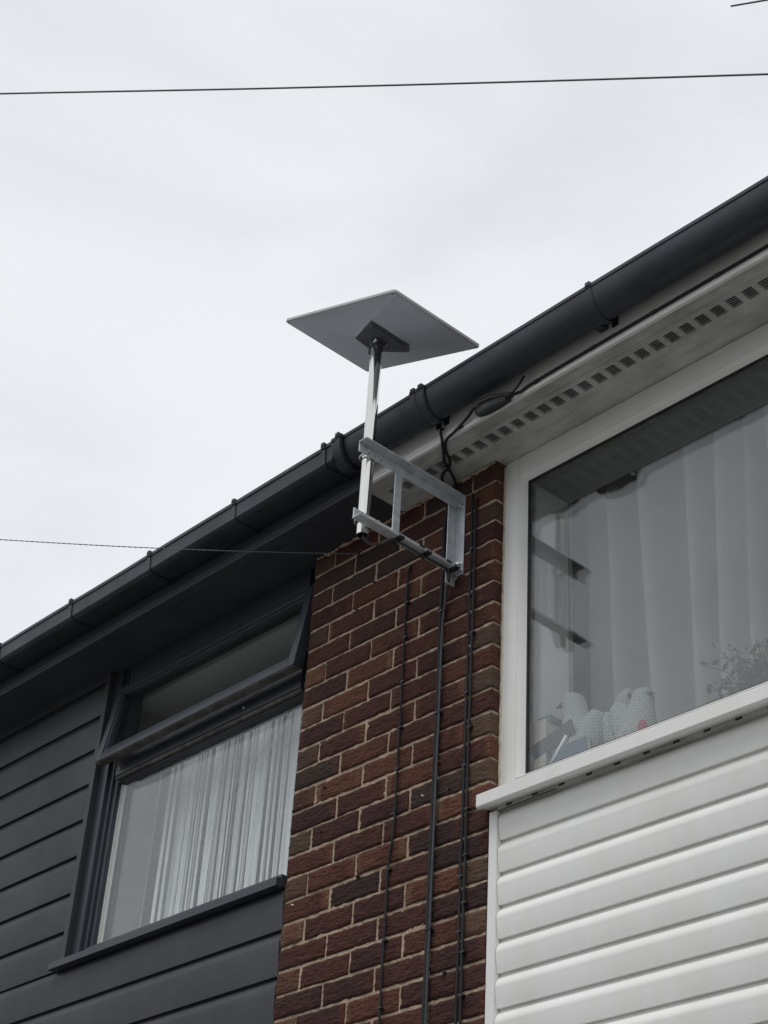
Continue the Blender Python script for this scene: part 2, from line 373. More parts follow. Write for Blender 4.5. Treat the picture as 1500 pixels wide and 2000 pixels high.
# rooms behind the windows
def room(h, x0, x1, z0, z1, m):
    bm = B(); t = .02
    box(bm, x0 - t, x0, .29, 3.2, z0, z1); box(bm, x1, x1 + t, .29, 3.2, z0, z1)
    box(bm, x0 - t, x1 + t, 3.2, 3.2 + t, z0, z1); box(bm, x0 - t, x1 + t, .29, 3.22, z1, z1 + t); box(bm, x0 - t, x1 + t, .29, 3.22, z0 - t, z0)
    finish(bm, 'room', m, h)
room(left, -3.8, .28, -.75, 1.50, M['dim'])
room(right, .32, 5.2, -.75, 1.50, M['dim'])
# inner plaster reveals and window boards
bm = B(); box(bm, -1.262, -1.2365, .12, .300, .08, 1.19); box(bm, -1.236, -.012, .12, .296, 1.168, 1.19)
finish(bm, 'inner_reveal', M['plaster'], left)
bm = B(); box(bm, -1.2, -.01, .112, .36, .058, .082, .003); finish(bm, 'window_board', M['upvc'], left)
bm = B(); box(bm, .94, .962, .110, .262, .155, 1.225)
finish(bm, 'inner_reveal', M['plaster'], right)
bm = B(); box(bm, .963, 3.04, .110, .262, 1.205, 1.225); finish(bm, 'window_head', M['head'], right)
bm = B(); box(bm, .963, 3.04, .108, .40, .118, .142, .004, 2); finish(bm, 'window_board', M['upvc'], right)

# soffits -------------------------------------------------------------
def soffit(h, x0, x1, m, vx0):
    bm = B(); z0, z1 = 1.275, 1.284
    box(bm, x0, x1, -.186, -.1175, z0, z1); box(bm, x0, x1, -.0745, .05, z0, z1)
    # slotted strip
    y0, y1 = -.1175, -.0745; n = 5; pitch = (y1 - y0) / n; slot = .0075
    if vx0 is None: box(bm, x0, x1, y0, y1, z0, z1); vx0 = x0; x = x1
    else: x = vx0
    # plain piece up to the first vent
    if vx0 > x0: box(bm, x0, vx0, y0, y1, z0, z1)
    while x < x1 - .06:
        box(bm, x + .036, x + .0555, y0, y1, z0, z1)
        for j in range(n + 1):
            a = y0 + j * pitch - (0 if j == 0 else (pitch - slot) / 2); b = y0 + j * pitch + (0 if j == n else (pitch - slot) / 2)
            box(bm, x, x + .036, a, b, z0, z0 + .0018)
        x += .0555
    if x < x1: box(bm, x, x1, y0, y1, z0, z1)
    s = finish(bm, 'soffit', m, h, recalc=False)
    # ribs: shallow joint lines along the board
    bm = B(); box(bm, x0, x1, -.1405, -.1375, z0 - .0016, z0 + .001); box(bm, x0, x1, -.182, -.170, z0 - .0022, z0 + .001, .0007)
    finish(bm, 'soffit_rib', m, s)
    bm = B(); box(bm, x0, x1, -.12, -.07, 1.33, 1.335); finish(bm, 'dark_void_sheet', M['tape'], s)  # black sheet added to stand in for the unlit void above the slots
soffit(left, -4.6, XM - .001, M['blk_eave'], None)
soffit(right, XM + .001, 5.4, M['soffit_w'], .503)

def fascia(h, x0, x1, m):
    prof = [(-.186, 1.268), (-.197, 1.268), (-.199, 1.271), (-.199, 1.2765), (-.197, 1.279), (-.1925, 1.280), (-.1925, 1.284), (-.1955, 1.287), (-.1955, 1.297), (-.191, 1.301), (-.191, 1.305), (-.188, 1.309), (-.188, 1.47), (-.172, 1.47), (-.172, 1.285), (-.186, 1.285)]
    bm = B(); extr(bm, prof, x0, x1); finish(bm, 'fascia', m, h)
fascia(left, -4.6, XM - .001, M['blk_eave']); fascia(right, XM + .001, 5.4, M['upvc'])
bm = B(); box(bm, XM - .006, XM + .001, -.2015, -.18, 1.266, 1.34, .001); finish(bm, 'fascia_joint', M['blk'], left)

# roofs ---------------------------------------------------------------
def roof(h, x0, x1):
    bm = B()
    for i in range(14):
        y0 = -.255 + i * .33; z0 = 1.455 + i * .33 * .40
        extr(bm, [(y0, z0), (y0, z0 + .02), (y0 + .40, z0 + .02 + .16), (y0 + .40, z0 + .13)], x0, x1)
    finish(bm, 'roof', M['tile'], h)
roof(left, -4.6, XM - .002); roof(right, XM + .002, 5.4)

# gutters -------------------------------------------------------------
def arc(cy, cz, r, a0, a1, n): return [(cy + r * math.cos(a0 + (a1 - a0) * i / n), cz + r * math.sin(a0 + (a1 - a0) * i / n)) for i in range(n + 1)]
GC, GZ, GR = -.2475, 1.412, .0575
def shape_round(off):     # outside edge then inside edge
    def el(r_, rz, a0, a1): return [(GC + r_ * math.cos(a0 + (a1 - a0) * i / 22), GZ - .004 + rz * math.sin(a0 + (a1 - a0) * i / 22)) for i in range(23)]
    o_ = el(GR + off, .084 + off, math.pi * 2, math.pi)
    i_ = el(GR + off - .003, .081 + off, math.pi, math.pi * 2)
    lip = [(GC - GR - off - .003, GZ - .004), (GC - GR - off - .003, GZ + .008), (GC - GR - off + .006, GZ + .010), (GC - GR - off + .006, GZ + .002)]
    return o_ + lip + i_
def shape_square(off):
    a = [(-.190 + off, 1.41), (-.190 + off, 1.352 - off), (-.196, 1.346 - off), (-.282 - off, 1.338 - off), (-.293 - off, 1.342 - off), (-.3005 - off, 1.350 - off), (-.3045 - off, 1.404), (-.3085 - off, 1.404), (-.3085 - off, 1.4175), (-.298 - off, 1.4185), (-.298 - off, 1.411)]
    b = [(-.2985 - off, 1.404), (-.296 - off, 1.352 - off), (-.29 - off, 1.345 - off), (-.282 - off, 1.342 - off), (-.197, 1.350 - off), (-.194 + off, 1.354 - off), (-.194 + off, 1.41)]
    return a + b
bm = B(); extr(bm, shape_square(0), -4.6, .415, n=60, jit=.004)
gl_ = finish(bm, 'gutter', M['gut'], left, label='black square section gutter along the black fascia', smooth=28)
bm = B(); extr(bm, shape_round(0), .417, 5.4, n=60, jit=.004)
gr_ = finish(bm, 'gutter', M['gut'], right, label='black half round gutter along the white fascia', smooth=28)
def strap(par, shp, x, wd, name='gutter_bracket', off=.004):
    bm = B(); p = shp(off)
    extr(bm, p, x - wd / 2, x + wd / 2)
    # hooked clip over the lip
    yl = -.3085 - off if shp is shape_square else GC - GR - off - .003
    box(bm, x - wd * .42, x + wd * .42, yl - .003, yl + .018, 1.412, 1.428, .002)
    box(bm, x - wd / 2, x + wd / 2, -.1879, -.192, 1.335, 1.415)
    return finish(bm, name, M['gut'], par, smooth=35)
for x in (-.104, -.610, -1.128, -1.652, -2.2): strap(gl_, shape_square, x, .020)
for x in (1.554, 2.3, 3.05): strap(gr_, shape_round, x, .022)
for x in (.815, .850): strap(gr_, shape_round, x, .022, off=.007)
bm = B(); extr(bm, shape_round(.0055), .80, .865); finish(bm, 'gutter_union', M['gut'], gr_, smooth=30)
bm = B(); extr(bm, shape_square(.0045), .372, .425); extr(bm, shape_round(.010), .426, .478)
un = finish(bm, 'gutter_union', M['gut'], gl_, smooth=30)
strap(gl_, shape_square, .383, .020, off=.0085); strap(gl_, shape_round, .462, .022, off=.0145)
# hopper outlet stub under the right gutter seen as a dark hump
bm = B(); box(bm, 1.50, 1.53, -.235, -.192, 1.335, 1.36, .006, 2); finish(bm, 'gutter_bracket', M['gut'], gr_)

# cladding ------------------------------------------------------------
def clad(h, x0, x1, ztop, zend, pitch, depth, m, yb=0.0, belly=.0050, round_top=.28):
    """each board: dark shadow gap, curved top, belly, small return under the lower lip"""
    bm = B(); z = ztop
    while z > zend:
        p = pitch; pts = []
        pts.append((yb + depth + .004, z + .012))
        n = 8
        for i in range(n + 1):
            t = i / n; s = t * round_top
            pts.append((yb + depth * (1 - math.sin(t * math.pi / 2)) ** 1.15, z - .002 - s * p))
        for i in range(1, 7):
            t = i / 6; pts.append((yb + belly * t ** 1.8, z - .002 - (round_top + (1 - round_top) * t) * p + .0082))
        zl = z - p + .0062
        pts += [(yb + belly + .0012, zl), (yb + belly + .003, zl), (yb + depth + .004, zl + .001), (yb + depth + .012, zl + .001), (yb + depth + .012, z + .012)]
        extr(bm, pts, x0, x1)
        z -= p
    o_ = finish(bm, 'cladding', m, h, smooth=40)
    return o_
# white boards (right) : grooves at -.047, -.142 ...
clad(right, .930, 4.3, .047, -1.35, .0945, .017, M['upvc_clad'], yb=.0, belly=.0074, round_top=.34)
bm = B(); box(bm, .898, .9285, -.004, .05, -1.35, .046, .0025, 2); box(bm, .8925, .8982, .012, .05, -1.35, .046)
finish(bm, 'corner_trim', M['upvc'], right)
bm = B(); box(bm, .8905, .8925, .010, .05, -1.35, .10); finish(bm, 'shadow_gap', M['tape'], right)
# black boards (left)
bo = clad(left, -4.3, -1.272, .947 + .148 * 3, .075, .1485, .017, M['blk'], yb=0, belly=.0075, round_top=.24)
bo2 = clad(left, -4.3, -.003, .061, -1.35, .1485, .017, M['blk'], yb=0, belly=.0075, round_top=.24)
bm = B(); box(bm, -1.272, -1.243, -.006, .06, .07, 1.2735, .002, 2); finish(bm, 'window_trim', M['blk'], left)

# ------------------------------------------------------------------ right window
win = B(); win.free()
bm = B()
def frame_side(bm, x0, x1, z0, z1, side):
    pass
fx0, fx1, fz0, fz1 = .897, 3.0, .098, 1.2735
gx0, gz0, gz1 = .9765, .163, 1.187
# outer frame: four bars with a step and a sloping bead
def bars(bm, x0, x1, z0, z1, wl, wr, wb, wt, y0, y1, bev):
    box(bm, x0, x0 + wl, y0, y1, z0, z1, bev, 2); box(bm, x1 - wr, x1, y0, y1, z0, z1, bev, 2)
    box(bm, x0 + wl + .0004, x1 - wr - .0004, y0 + .0003, y1, z0, z0 + wb, bev, 2); box(bm, x0 + wl + .0004, x1 - wr - .0004, y0 + .0003, y1, z1 - wt, z1, bev, 2)
bars(bm, fx0, fx1, fz0, fz1, .060, .060, .048, .070, .037, .105, .003)
wf = finish(bm, 'window', M['upvc'], right, smooth=35)
bm = B()   # glazing bead: bevelled ring
x0, x1, z0, z1 = fx0 + .0605, fx1 - .0605, fz0 + .0485, fz1 - .0705
def ring(bm, r):  # r: list of (inset, y)
    loops = []
    for ins, y in r:
        loops.append([bm.verts.new(c) for c in ((x0 + ins, y, z0 + ins), (x1 - ins, y, z0 + ins), (x1 - ins, y, z1 - ins), (x0 + ins, y, z1 - ins))])
    for a, b in zip(loops, loops[1:]):
        for k in range(4): bm.faces.new((a[k], a[(k + 1) % 4], b[(k + 1) % 4], b[k]))
ring(bm, [(0, .0375), (.003, .0375), (.004, .0385), (.015, .060), (.0165, .0605), (.0165, .071), (0, .071)])
finish(bm, 'glazing_bead', M['upvc'], wf, smooth=25)
bm = B(); x0 += .0005; z0 += .0005; ring(bm, [(.0163, .0612), (.0205, .0612), (.0205, .0715), (.0163, .0715)]); x0 -= .0005; z0 -= .0005
finish(bm, 'gasket', M['tape'], wf)
bm = B(); box(bm, x0 + .012, x1 - .012, .0660, .0700, z0 + .012, z1 - .012); finish(bm, 'glass_pane', M['glass'], wf)
bm = B(); box(bm, x0 + .012, x1 - .012, .0860, .0900, z0 + .012, z1 - .012); finish(bm, 'glass_pane', M['glass'], wf)
bm = B(); ring(bm, [(.010, .0705), (.0215, .0705), (.0215, .0855), (.010, .0855)]); finish(bm, 'glazing_spacer', M['dust'], wf)
# sill
bm = B(); extr(bm, [(-.050, .050), (-.0495, .0855), (-.046, .0885), (.0365, .0975), (.06, .0975), (.06, .066), (-.03, .052), (-.034, .046), (-.047, .046)], .890, 4.0)
finish(bm, 'window_sill', M['upvc'], wf, smooth=25)
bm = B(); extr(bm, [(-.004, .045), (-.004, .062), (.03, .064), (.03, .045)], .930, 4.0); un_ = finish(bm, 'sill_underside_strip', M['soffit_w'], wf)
for i in range(16):
    bm = B(); x = .963 + i * .0985; box(bm, x, x + .022, -.0055, .004, .0475, .0545, .001)
    finish(bm, 'drain_slot', M['tape'], wf)
bm = B(); tube(bm, [(.935, -.0062, .0395), (1.15, -.0062, .0425)], .0016, 6); finish(bm, 'sealant_bead', M['tape'], wf)
bm = B()
pts = [(.8945 + noise.noise(Vector((0, 0, z * 22))) * .0025, .040 + noise.noise(Vector((3, 0, z * 17))) * .002, z) for z in [.10 + 1.165 * i / 90 for i in range(91)]]
tube(bm, pts, .0065, 7, [.0062 + .0022 * noise.noise(Vector((7, 0, p[2] * 30))) for p in pts]); finish(bm, 'sealant_bead', M['seal'], wf, smooth=True)

# ------------------------------------------------------------------ left window (black)
bm = B()
lx0, lx1, lz0, lz1 = -1.241, -.003, .086, 1.2735
box(bm, lx0, lx0 + .052, .018, .10, lz0, lz1, .002, 2); box(bm, lx0 + .053, lx0 + .075, .032, .10, lz0, lz1, .002, 2)
box(bm, lx0 + .076, lx0 + .098, .042, .10, lz0, lz1, .002, 2)
box(bm, lx1 - .045, lx1, .048, .10, lz0, lz1, .002, 2)
box(bm, lx0 + .0985, lx1 - .0455, .021, .10, lz0, lz0 + .03, .002, 2)
box(bm, lx0 + .0985, lx1 - .0455, .022, .10, 1.172, lz1, .002, 2)
box(bm, lx0 + .0985, lx1 - .0455, .024, .10, .792, .880, .002, 2)
box(bm, lx0 + .0985, lx1 - .0455, .040, .10, .770, .791, .002, 2)
lw_ = finish(bm, 'window', M['blk_frame'], left, smooth=30)
bm = B(); box(bm, lx0 + .099, lx1 - .046, .026, .039, .7765, .7905, .002); finish(bm, 'transom_bead', M['dust'], lw_)
bm = B(); box(bm, lx0 + .1, lx1 - .03, .056, .060, lz0 + .02, .78); finish(bm, 'glass_pane', M['glass'], lw_)
bm = B(); box(bm, lx0 + .1, lx1 - .03, .078, .082, lz0 + .02, .78); finish(bm, 'glass_pane', M['glass'], lw_)
bm = B(); box(bm, lx0 + .0985, lx0 + .108, .0605, .0775, lz0 + .03, .769); finish(bm, 'glazing_spacer', M['upvc'], lw_)
# top hung sash, ajar
def shear(bm, zt, zb, out_):
    for v in bm.verts: v.co.y -= out_ * (zt - v.co.z) / (zt - zb)
sx0, sx1, sz0, sz1 = -1.187, -.006, .836, 1.182; OUT = .058
def sbars(bm, x0, x1, z0, z1, wd, y0, y1, bev):
    box(bm, x0, x0 + wd, y0, y1, z0, z1, bev, 2); box(bm, x1 - wd, x1, y0, y1, z0, z1, bev, 2)
    box(bm, x0 + wd + .0003, x1 - wd - .0003, y0 + .0003, y1, z0, z0 + wd, bev, 2); box(bm, x0 + wd + .0003, x1 - wd - .0003, y0 + .0003, y1, z1 - wd, z1, bev, 2)
bm = B(); sbars(bm, sx0, sx1, sz0, sz1, .036, .008, .052, .003); shear(bm, sz1, sz0, OUT)
sash = finish(bm, 'opening_sash', M['blk_frame'], lw_, smooth=30)
bm = B(); sbars(bm, sx0 + .0363, sx1 - .0363, sz0 + .0363, sz1 - .0363, .010, .013, .03, .002); shear(bm, sz1, sz0, OUT)
finish(bm, 'opening_sash_bead', M['blk_frame'], lw_, smooth=30)
bm = B(); box(bm, sx0 + .04, sx1 - .04, .024, .028, sz0 + .04, sz1 - .04); shear(bm, sz1, sz0, OUT); finish(bm, 'glass_pane', M['glass'], lw_)
bm = B(); box(bm, sx0 + .04, sx1 - .04, .040, .044, sz0 + .04, sz1 - .04); shear(bm, sz1, sz0, OUT); finish(bm, 'glass_pane', M['glass'], lw_)
bm = B(); box(bm, sx0 + .004, sx1 - .004, .012, .046, sz0 - .004, sz0 - .0004); shear(bm, sz1, sz0, OUT); finish(bm, 'sash_underside', M['dust'], lw_)
for x in (-1.115, -.36):
    bm = B(); box(bm, x, x + .008, .016, .024, .812, .820, .002); finish(bm, 'sash_striker', M['steel'], lw_)
# sill
bm = B(); extr(bm, [(-.032, .052), (-.032, .076), (-.029, .0785), (.02, .0855), (.06, .0855), (.06, .060), (-.02, .050)], -1.300, -.006)
finish(bm, 'window_sill', M['blk_frame'], lw_, smooth=25)

# ------------------------------------------------------------------ curtains and things on the window boards
bm = B(); rnd = random.Random(3)
x = -1.045; 
while x < .02:
    wd = rnd.choice([.003, .004, .006, .008, .011, .014]); y = .235 + rnd.uniform(-.022, .022); a = rnd.uniform(-.9, .9)
    x0_, x1_ = x, x + wd; dy = math.tan(a) * wd * .5
    sway = rnd.uniform(-.008, .008)
    n = 5; pr = None
    for i in range(n + 1):
        z = 1.0 - i * (1.0 + .15) / n; s = sway * i / n
        q = [bm.verts.new((x0_ + s, y - dy, z)), bm.verts.new(((x0_ + x1_) / 2 + s, y - .0025, z)), bm.verts.new((x1_ + s, y + dy, z)), bm.verts.new(((x0_ + x1_) / 2 + s, y + .0015, z))]
        if pr:
            for k in range(4): bm.faces.new((pr[k], pr[(k + 1) % 4], q[(k + 1) % 4], q[k]))
        else: bm.faces.new(q)
        pr = q
    bm.faces.new(pr[::-1])
    x += wd * rnd.uniform(.75, 1.35) + (rnd.random() < .12) * .008
finish(bm, 'string_curtain', M['string'], label='white string curtain of thin strips inside the black framed window', cat='curtain', smooth=False)
bm = B(); tube(bm, [(-1.3, .27, 1.003), (.1, .27, 1.003)], .012, 10); finish(bm, 'curtain_rail', M['upvc'], label='white rail carrying the string curtain', cat='curtain rail')
bm = B()
prof = []
for i in range(9):
    t = i / 8; prof.append((-1.36 + .36 * t, .345 + .022 * math.sin(t * 7)))
g = [[bm.verts.new((x, y + d, z)) for (x, y) in prof] for d in (0, .006) for z in (-.2, 1.22)]
for i in range(8):
    bm.faces.new((g[0][i], g[0][i + 1], g[1][i + 1], g[1][i])); bm.faces.new((g[2][i], g[3][i], g[3][i + 1], g[2][i + 1]))
finish(bm, 'curtain', M['beige'], label='plain beige curtain hanging at the left side of the black framed window', cat='curtain', smooth=True)

# grey curtain in the white window
bm = B(); nx = 260; zs = [1.46, 1.235, 1.0, .75, .5, .25, .0, -.3]
def cfold(x, z):
    d = (1.235 - z) * .03
    a = 0
    for c, w_, am in FOLDS:
        cc = c - (1.235 - z) * .035 * math.sin(c * 9)
        a -= am * math.exp(-((x - cc) / w_) ** 2)
    return .40 + a + .006 * math.sin(x * 23 + z * 1.3)
FOLDS = [(1.095, .036, .10), (1.245, .044, .12), (1.42, .040, .11), (1.54, .034, .11), (1.62, .024, .08), (1.72, .035, .10), (1.86, .03, .10), (2.0, .03, .10), (2.16, .035, .10), (2.35, .03, .05), (2.5, .03, .05), (2.68, .03, .05), (2.85, .03, .05)]
front = [[bm.verts.new((.93 + 2.1 * i / nx, cfold(.93 + 2.1 * i / nx, z), z)) for i in range(nx + 1)] for z in zs]
for a, b in zip(front, front[1:]):
    for i in range(nx): bm.faces.new((a[i], a[i + 1], b[i + 1], b[i]))
cu = finish(bm, 'curtain', M['curtain'], label='pleated grey curtain drawn across the white framed window', cat='curtain', smooth=True)
md = cu.modifiers.new('thick', 'SOLIDIFY'); md.thickness = .002
bm = B(); tube(bm, [(.90, .33, 1.47), (3.1, .33, 1.47)], .012, 10); finish(bm, 'curtain_rail', M['upvc'], label='white rail above the pleated grey curtain', cat='curtain rail')

# stuffed hens: body, neck, head in one skin-like mesh
def hen(base, head, tail, s, label, face=-1):
    """stuffed hen: one closed skin for body, neck and head, plus a raised tail, beak, wattle and a seam"""
    e = empty('fabric_hen', base, label, 'ornament', 'stuffed fabric hens on the window board')
    b0 = Vector(base); h = Vector(head); t = Vector(tail)
    bm = B()
    p = [b0, b0 + Vector((0, 0, .03)), b0.lerp(h, .28) + Vector((0, 0, .0)), b0.lerp(h, .50), b0.lerp(h, .72), b0.lerp(h, .88), h - Vector((0, 0, .012)), h]
    q = spline(p, 4); rr = [.050, .062, .066, .054, .040, .036, .024, .004]
    rad = [s * (rr[min(7, i // 4)] * (1 - (i % 4) / 4) + rr[min(7, i // 4 + 1)] * ((i % 4) / 4)) for i in range(len(q))]
    tube(bm, q, 1, 18, rad)
    c = b0.lerp(h, .25); p = [c, c.lerp(t, .4) - Vector((0, 0, .008)), c.lerp(t, .8), t]
    q = spline(p, 5); rr = [.056, .052, .038, .022]; rad = [s * (rr[min(3, i // 5)] * (1 - (i % 5) / 5) + rr[min(3, i // 5 + 1)] * ((i % 5) / 5)) for i in range(len(q))]
    tube(bm, q, 1, 18, rad)
    for v in bm.verts: v.co += Vector((0, 0, 1)) * noise.noise(v.co * 22) * .004 + Vector((1, 0, 0)) * noise.noise(v.co * 17 + Vector((3, 1, 2))) * .005
    finish(bm, 'body', M['hen'], e, smooth=True)
    bm = B(); k = h + Vector((face * .026 * s, -.012, -.035)); cyl(bm, k, k + Vector((face * .024, -.004, -.006)), .010 * s, 10, .0015); finish(bm, 'beak', M['book_dark'], e, smooth=True)
    return e
ZB = .1425
hen((1.115, .170, ZB), (1.062, .165, .436), (1.172, .160, .335), 1.0, 'patterned fabric hen with dark beak, leftmost on the window board, facing left')
hen((1.225, .195, ZB), (1.240, .195, .400), (1.178, .175, .325), .80, 'patterned fabric hen in the middle, half behind its right hand neighbour', 1)
hen((1.300, .150, ZB), (1.332, .165, .360), (1.245, .145, .318), .90, 'patterned fabric hen on the right, beside the red cushion', 1)
# books leaning in the corner
def book(name, loc, dims, rot, m, label):
    e = empty(name, loc, label, 'book')
    R3 = Matrix.Rotation(rot[2], 3, 'Z') @ Matrix.Rotation(rot[1], 3, 'Y') @ Matrix.Rotation(rot[0], 3, 'X')
    def tb(bm):
        for v in bm.verts: v.co = R3 @ v.co + Vector(loc)
    w_, d_, h_ = dims
    bm = B(); box(bm, 0, w_, 0, .003, 0, h_); box(bm, 0, w_, d_ - .003, d_, 0, h_); box(bm, 0, .003, .0031, d_ - .0031, 0, h_); tb(bm); finish(bm, 'cover', m, e)
    bm = B(); box(bm, .0035, w_ - .004, .0035, d_ - .0035, .004, h_ - .004); tb(bm); finish(bm, 'pages', M['paper'], e)
book('book', (.966, .098, ZB + .001), (.052, .10, .200), (0, 0, R(3)), M['book_cream'], 'cream covered book standing upright in the left corner of the white window')
book('book', (.975, .097, .222), (.155, .030, .046), (0, R(-18), R(4)), M['book_dark'], 'dark book tilted across the front of the cream book')
book('book', (1.055, .094, ZB + .001), (.12, .028, .085), (0, R(-6), R(5)), M['blue'], 'small blue book lying low in front of the leftmost fabric hen')
bm = B(); pl_ = [(.9655, .205), (1.065, .205)]
pz = [(.9655, ZB + .001), (1.070, ZB + .001), (1.062, .325), (.9655, .398)]
fa_ = [bm.verts.new((x, .212, z)) for x, z in pz]; fb_ = [bm.verts.new((x, .222, z)) for x, z in pz]
bm.faces.new(fa_); bm.faces.new(fb_[::-1])
for k in range(4): bm.faces.new((fa_[k], fa_[(k + 1) % 4], fb_[(k + 1) % 4], fb_[k]))
finish(bm, 'folder', M['book_dark'], label='dark grey folder with a sloping top leaning in the corner behind the books', cat='folder')
bm = B(); box(bm, .9665, 1.016, .12, .18, .3445, .366, .002); finish(bm, 'card_box', M['blue'], label='little blue box lying on top of the cream book', cat='box')
bm = B(); cyl(bm, (1.036, .093, .178), (1.096, .100, .262), .005, 10); finish(bm, 'pen', M['upvc'], label='slim white stick leaning beside the dark tilted book', cat='stick', smooth=True)
bm = B(); ball(bm, (1.352, .122, ZB + .052), .040, .55, .30, 1.0, u=16, v=12); finish(bm, 'pin_cushion', M['red'], label='small red cushion beside the right hand fabric hen', cat='cushion', smooth=True)
# plant
pl = empty('pot_plant', (1.69, .19, ZB), 'leafy grey green pot plant on the window board of the white window', 'plant')
bm = B(); cyl(bm, (1.69, .19, ZB), (1.69, .19, ZB + .06), .045, 18, .055); finish(bm, 'pot', M['pot'], pl, smooth=35)
bm = B(); bm2 = B(); rnd = random.Random(8)
for i in range(46):
    a = rnd.uniform(0, 6.28); rr = rnd.uniform(.03, .20); h_ = rnd.uniform(.05, .24) * (1 - rr * 1.3)
    p0 = Vector((1.69, .19, ZB + .05)); p3 = p0 + Vector((math.cos(a) * rr, math.sin(a) * rr * .32, h_)); p1 = p0.lerp(p3, .5) + Vector((0, 0, .03))
    pts = spline([p0, p1, p3], 4); tube(bm2, pts, .0016, 5)
    for q in range(9):
        c = pts[min(len(pts) - 1, 2 + q % 7)] + Vector([rnd.uniform(-.018, .018) for _ in range(3)])
        d = Vector((rnd.uniform(-1, 1), rnd.uniform(-1, 1), rnd.uniform(-.3, 1))).normalized(); s = d.cross(Vector((rnd.uniform(-1, 1), rnd.uniform(-1, 1), .3))).normalized(); l_ = rnd.uniform(.018, .034); w_ = l_ * .26
        up = d.cross(s) * .004
        q4 = [bm.verts.new(v) for v in (c, c + d * l_ * .5 + s * w_ + up, c + d * l_, c + d * l_ * .5 - s * w_ + up)]; bm.faces.new(q4)
finish(bm2, 'stems', M['leaf'], pl); finish(bm, 'leaves', M['leaf'], pl, recalc=False)

# ------------------------------------------------------------------ wall bracket
br = empty('mast_bracket', (.72, 0, .86), 'grey galvanised steel stand off bracket bolted to the brick pier, holding the steel pole', 'bracket')
T = .0045
bm = B(); box(bm, .7205, .7585, -.0065, -.0018, .898, 1.196, .001); box(bm, .7160, .7204, -.042, -.0018, .865, 1.196, .001)
finish(bm, 'upright', M['steel'], br)
bm = B(); box(bm, .7225, .7267, -.441, -.0068, 1.158, 1.1912, .001); box(bm, .7225, .7605, -.443, -.0068, 1.1915, 1.196, .001)
ua = finish(bm, 'arm', M['steel'], br)
bm = B(); box(bm, .7225, .7267, -.443, -.0068, .9085, .945, .001); box(bm, .7225, .7605, -.445, -.0068, .904, .9082, .001)
la = finish(bm, 'arm', M['steel'], br)
bm = B(); box(bm, .7270, .7312, -.288, -.258, .9085, 1.1912, .001)
finish(bm, 'brace', M['steel'], br)
def bolt(c, d, r_, ln, par, nut=True):
    c = Vector(c); d = Vector(d); bm = B(); cyl(bm, c, c + d * .002, r_ * 1.5, 20); cyl(bm, c + d * .002, c + d * (.002 + r_ * .9), r_ * 1.02, 6); cyl(bm, c + d * .002, c + d * ln, r_ * .5, 10)
    return finish(bm, 'bolt', M['zinc'], par, smooth=30)
bolt((.7425, -.0066, 1.160), (0, -1, 0), .0085, .014, br); bolt((.7425, -.0066, .9345), (0, -1, 0), .0095, .014, br)
for z in (1.172, .932):
    for y in (-.380 - .026, -.380 + .026):
        bolt((.7268, y, z), (1, 0, 0), .0055, .017, br)
    # U bolt behind the pole
    bm = B(); pts = [(.7215, -.406, z), (.700, -.406, z)] + [(.700 - .0255 * math.sin(t), -.380 - .026 * math.cos(t), z) for t in [math.pi * i / 10 for i in range(1, 10)]] + [(.700, -.354, z), (.7215, -.354, z)]
    tube(bm, pts, .0035, 8); finish(bm, 'u_bolt', M['zinc'], br, smooth=True)
pole = B()
n = 6
def hollow(bm, a, b, r_, ri, seg=40):
    rows = []
    for p, rr in ((a, r_), (b, r_), (b, ri), (a, ri)):
        rows.append([bm.verts.new((p[0] + rr * math.cos(2 * math.pi * k / seg), p[1] + rr * math.sin(2 * math.pi * k / seg), p[2])) for k in range(seg)])
    for i in range(4):
        q, s = rows[i], rows[(i + 1) % 4]
        for k in range(seg): bm.faces.new((q[k], q[(k + 1) % seg], s[(k + 1) % seg], s[k]))
hollow(pole, (.7005, -.380, .884), (.7005, -.380, 1.672), .0190, .0165)
finish(pole, 'mast_pole', M['chrome'], label='polished steel pole clamped upright in the wall bracket under the dish', cat='pole', smooth=35)

# black tape bands tying the cable to the lower arm
for y in (-.272, -.155, -.036):
    bm = B(); box(bm, .7205, .7625, y - .012, y + .012, .9010, .9110, .002); box(bm, .7205, .7290, y - .012, y + .012, .9112, .9475, .002)
    finish(bm, 'cable_tie', M['tape'], br)

# ------------------------------------------------------------------ dish
dish = empty('satellite_dish', (.7005, -.380, 1.635), 'flat rectangular grey white satellite internet dish tilted on top of the steel pole', 'satellite dish')
U = Vector((.93900, .00337, -.34391)); V = Vector((.00105, .99992, .01267)); Nn = Vector((.34392, -.01226, .93892)); C0 = Vector((.694, -.363, 1.697))
def D(u, v, n_): return C0 + U * u + V * v + Nn * n_
hu, hv = .297, .1915
def rrect(a, b, r_, n_, ns=4):
    pts = []
    for cx_, cy_, a0 in ((a - r_, b - r_, 0), (-a + r_, b - r_, 90), (-a + r_, -b + r_, 180), (a - r_, -b + r_, 270)):
        for i in range(ns + 1):
            t = R(a0 + 90 * i / ns); pts.append(D(cx_ + r_ * math.cos(t), cy_ + r_ * math.sin(t), n_))
    return pts
bm = B(); loops = [[bm.verts.new(p) for p in rrect(hu - i_, hv - i_, .012, n_)] for i_, n_ in ((.003, .010), (0, .008), (0, -.0005), (.003, -.003), (.006, -.0035))]
for a, b in zip(loops, loops[1:]):
    k = len(a)
    for i in range(k): bm.faces.new((a[i], a[(i + 1) % k], b[(i + 1) % k], b[i]))
bm.faces.new(loops[0])
finish(bm, 'face_panel', M['dish_rim'], dish, smooth=35)
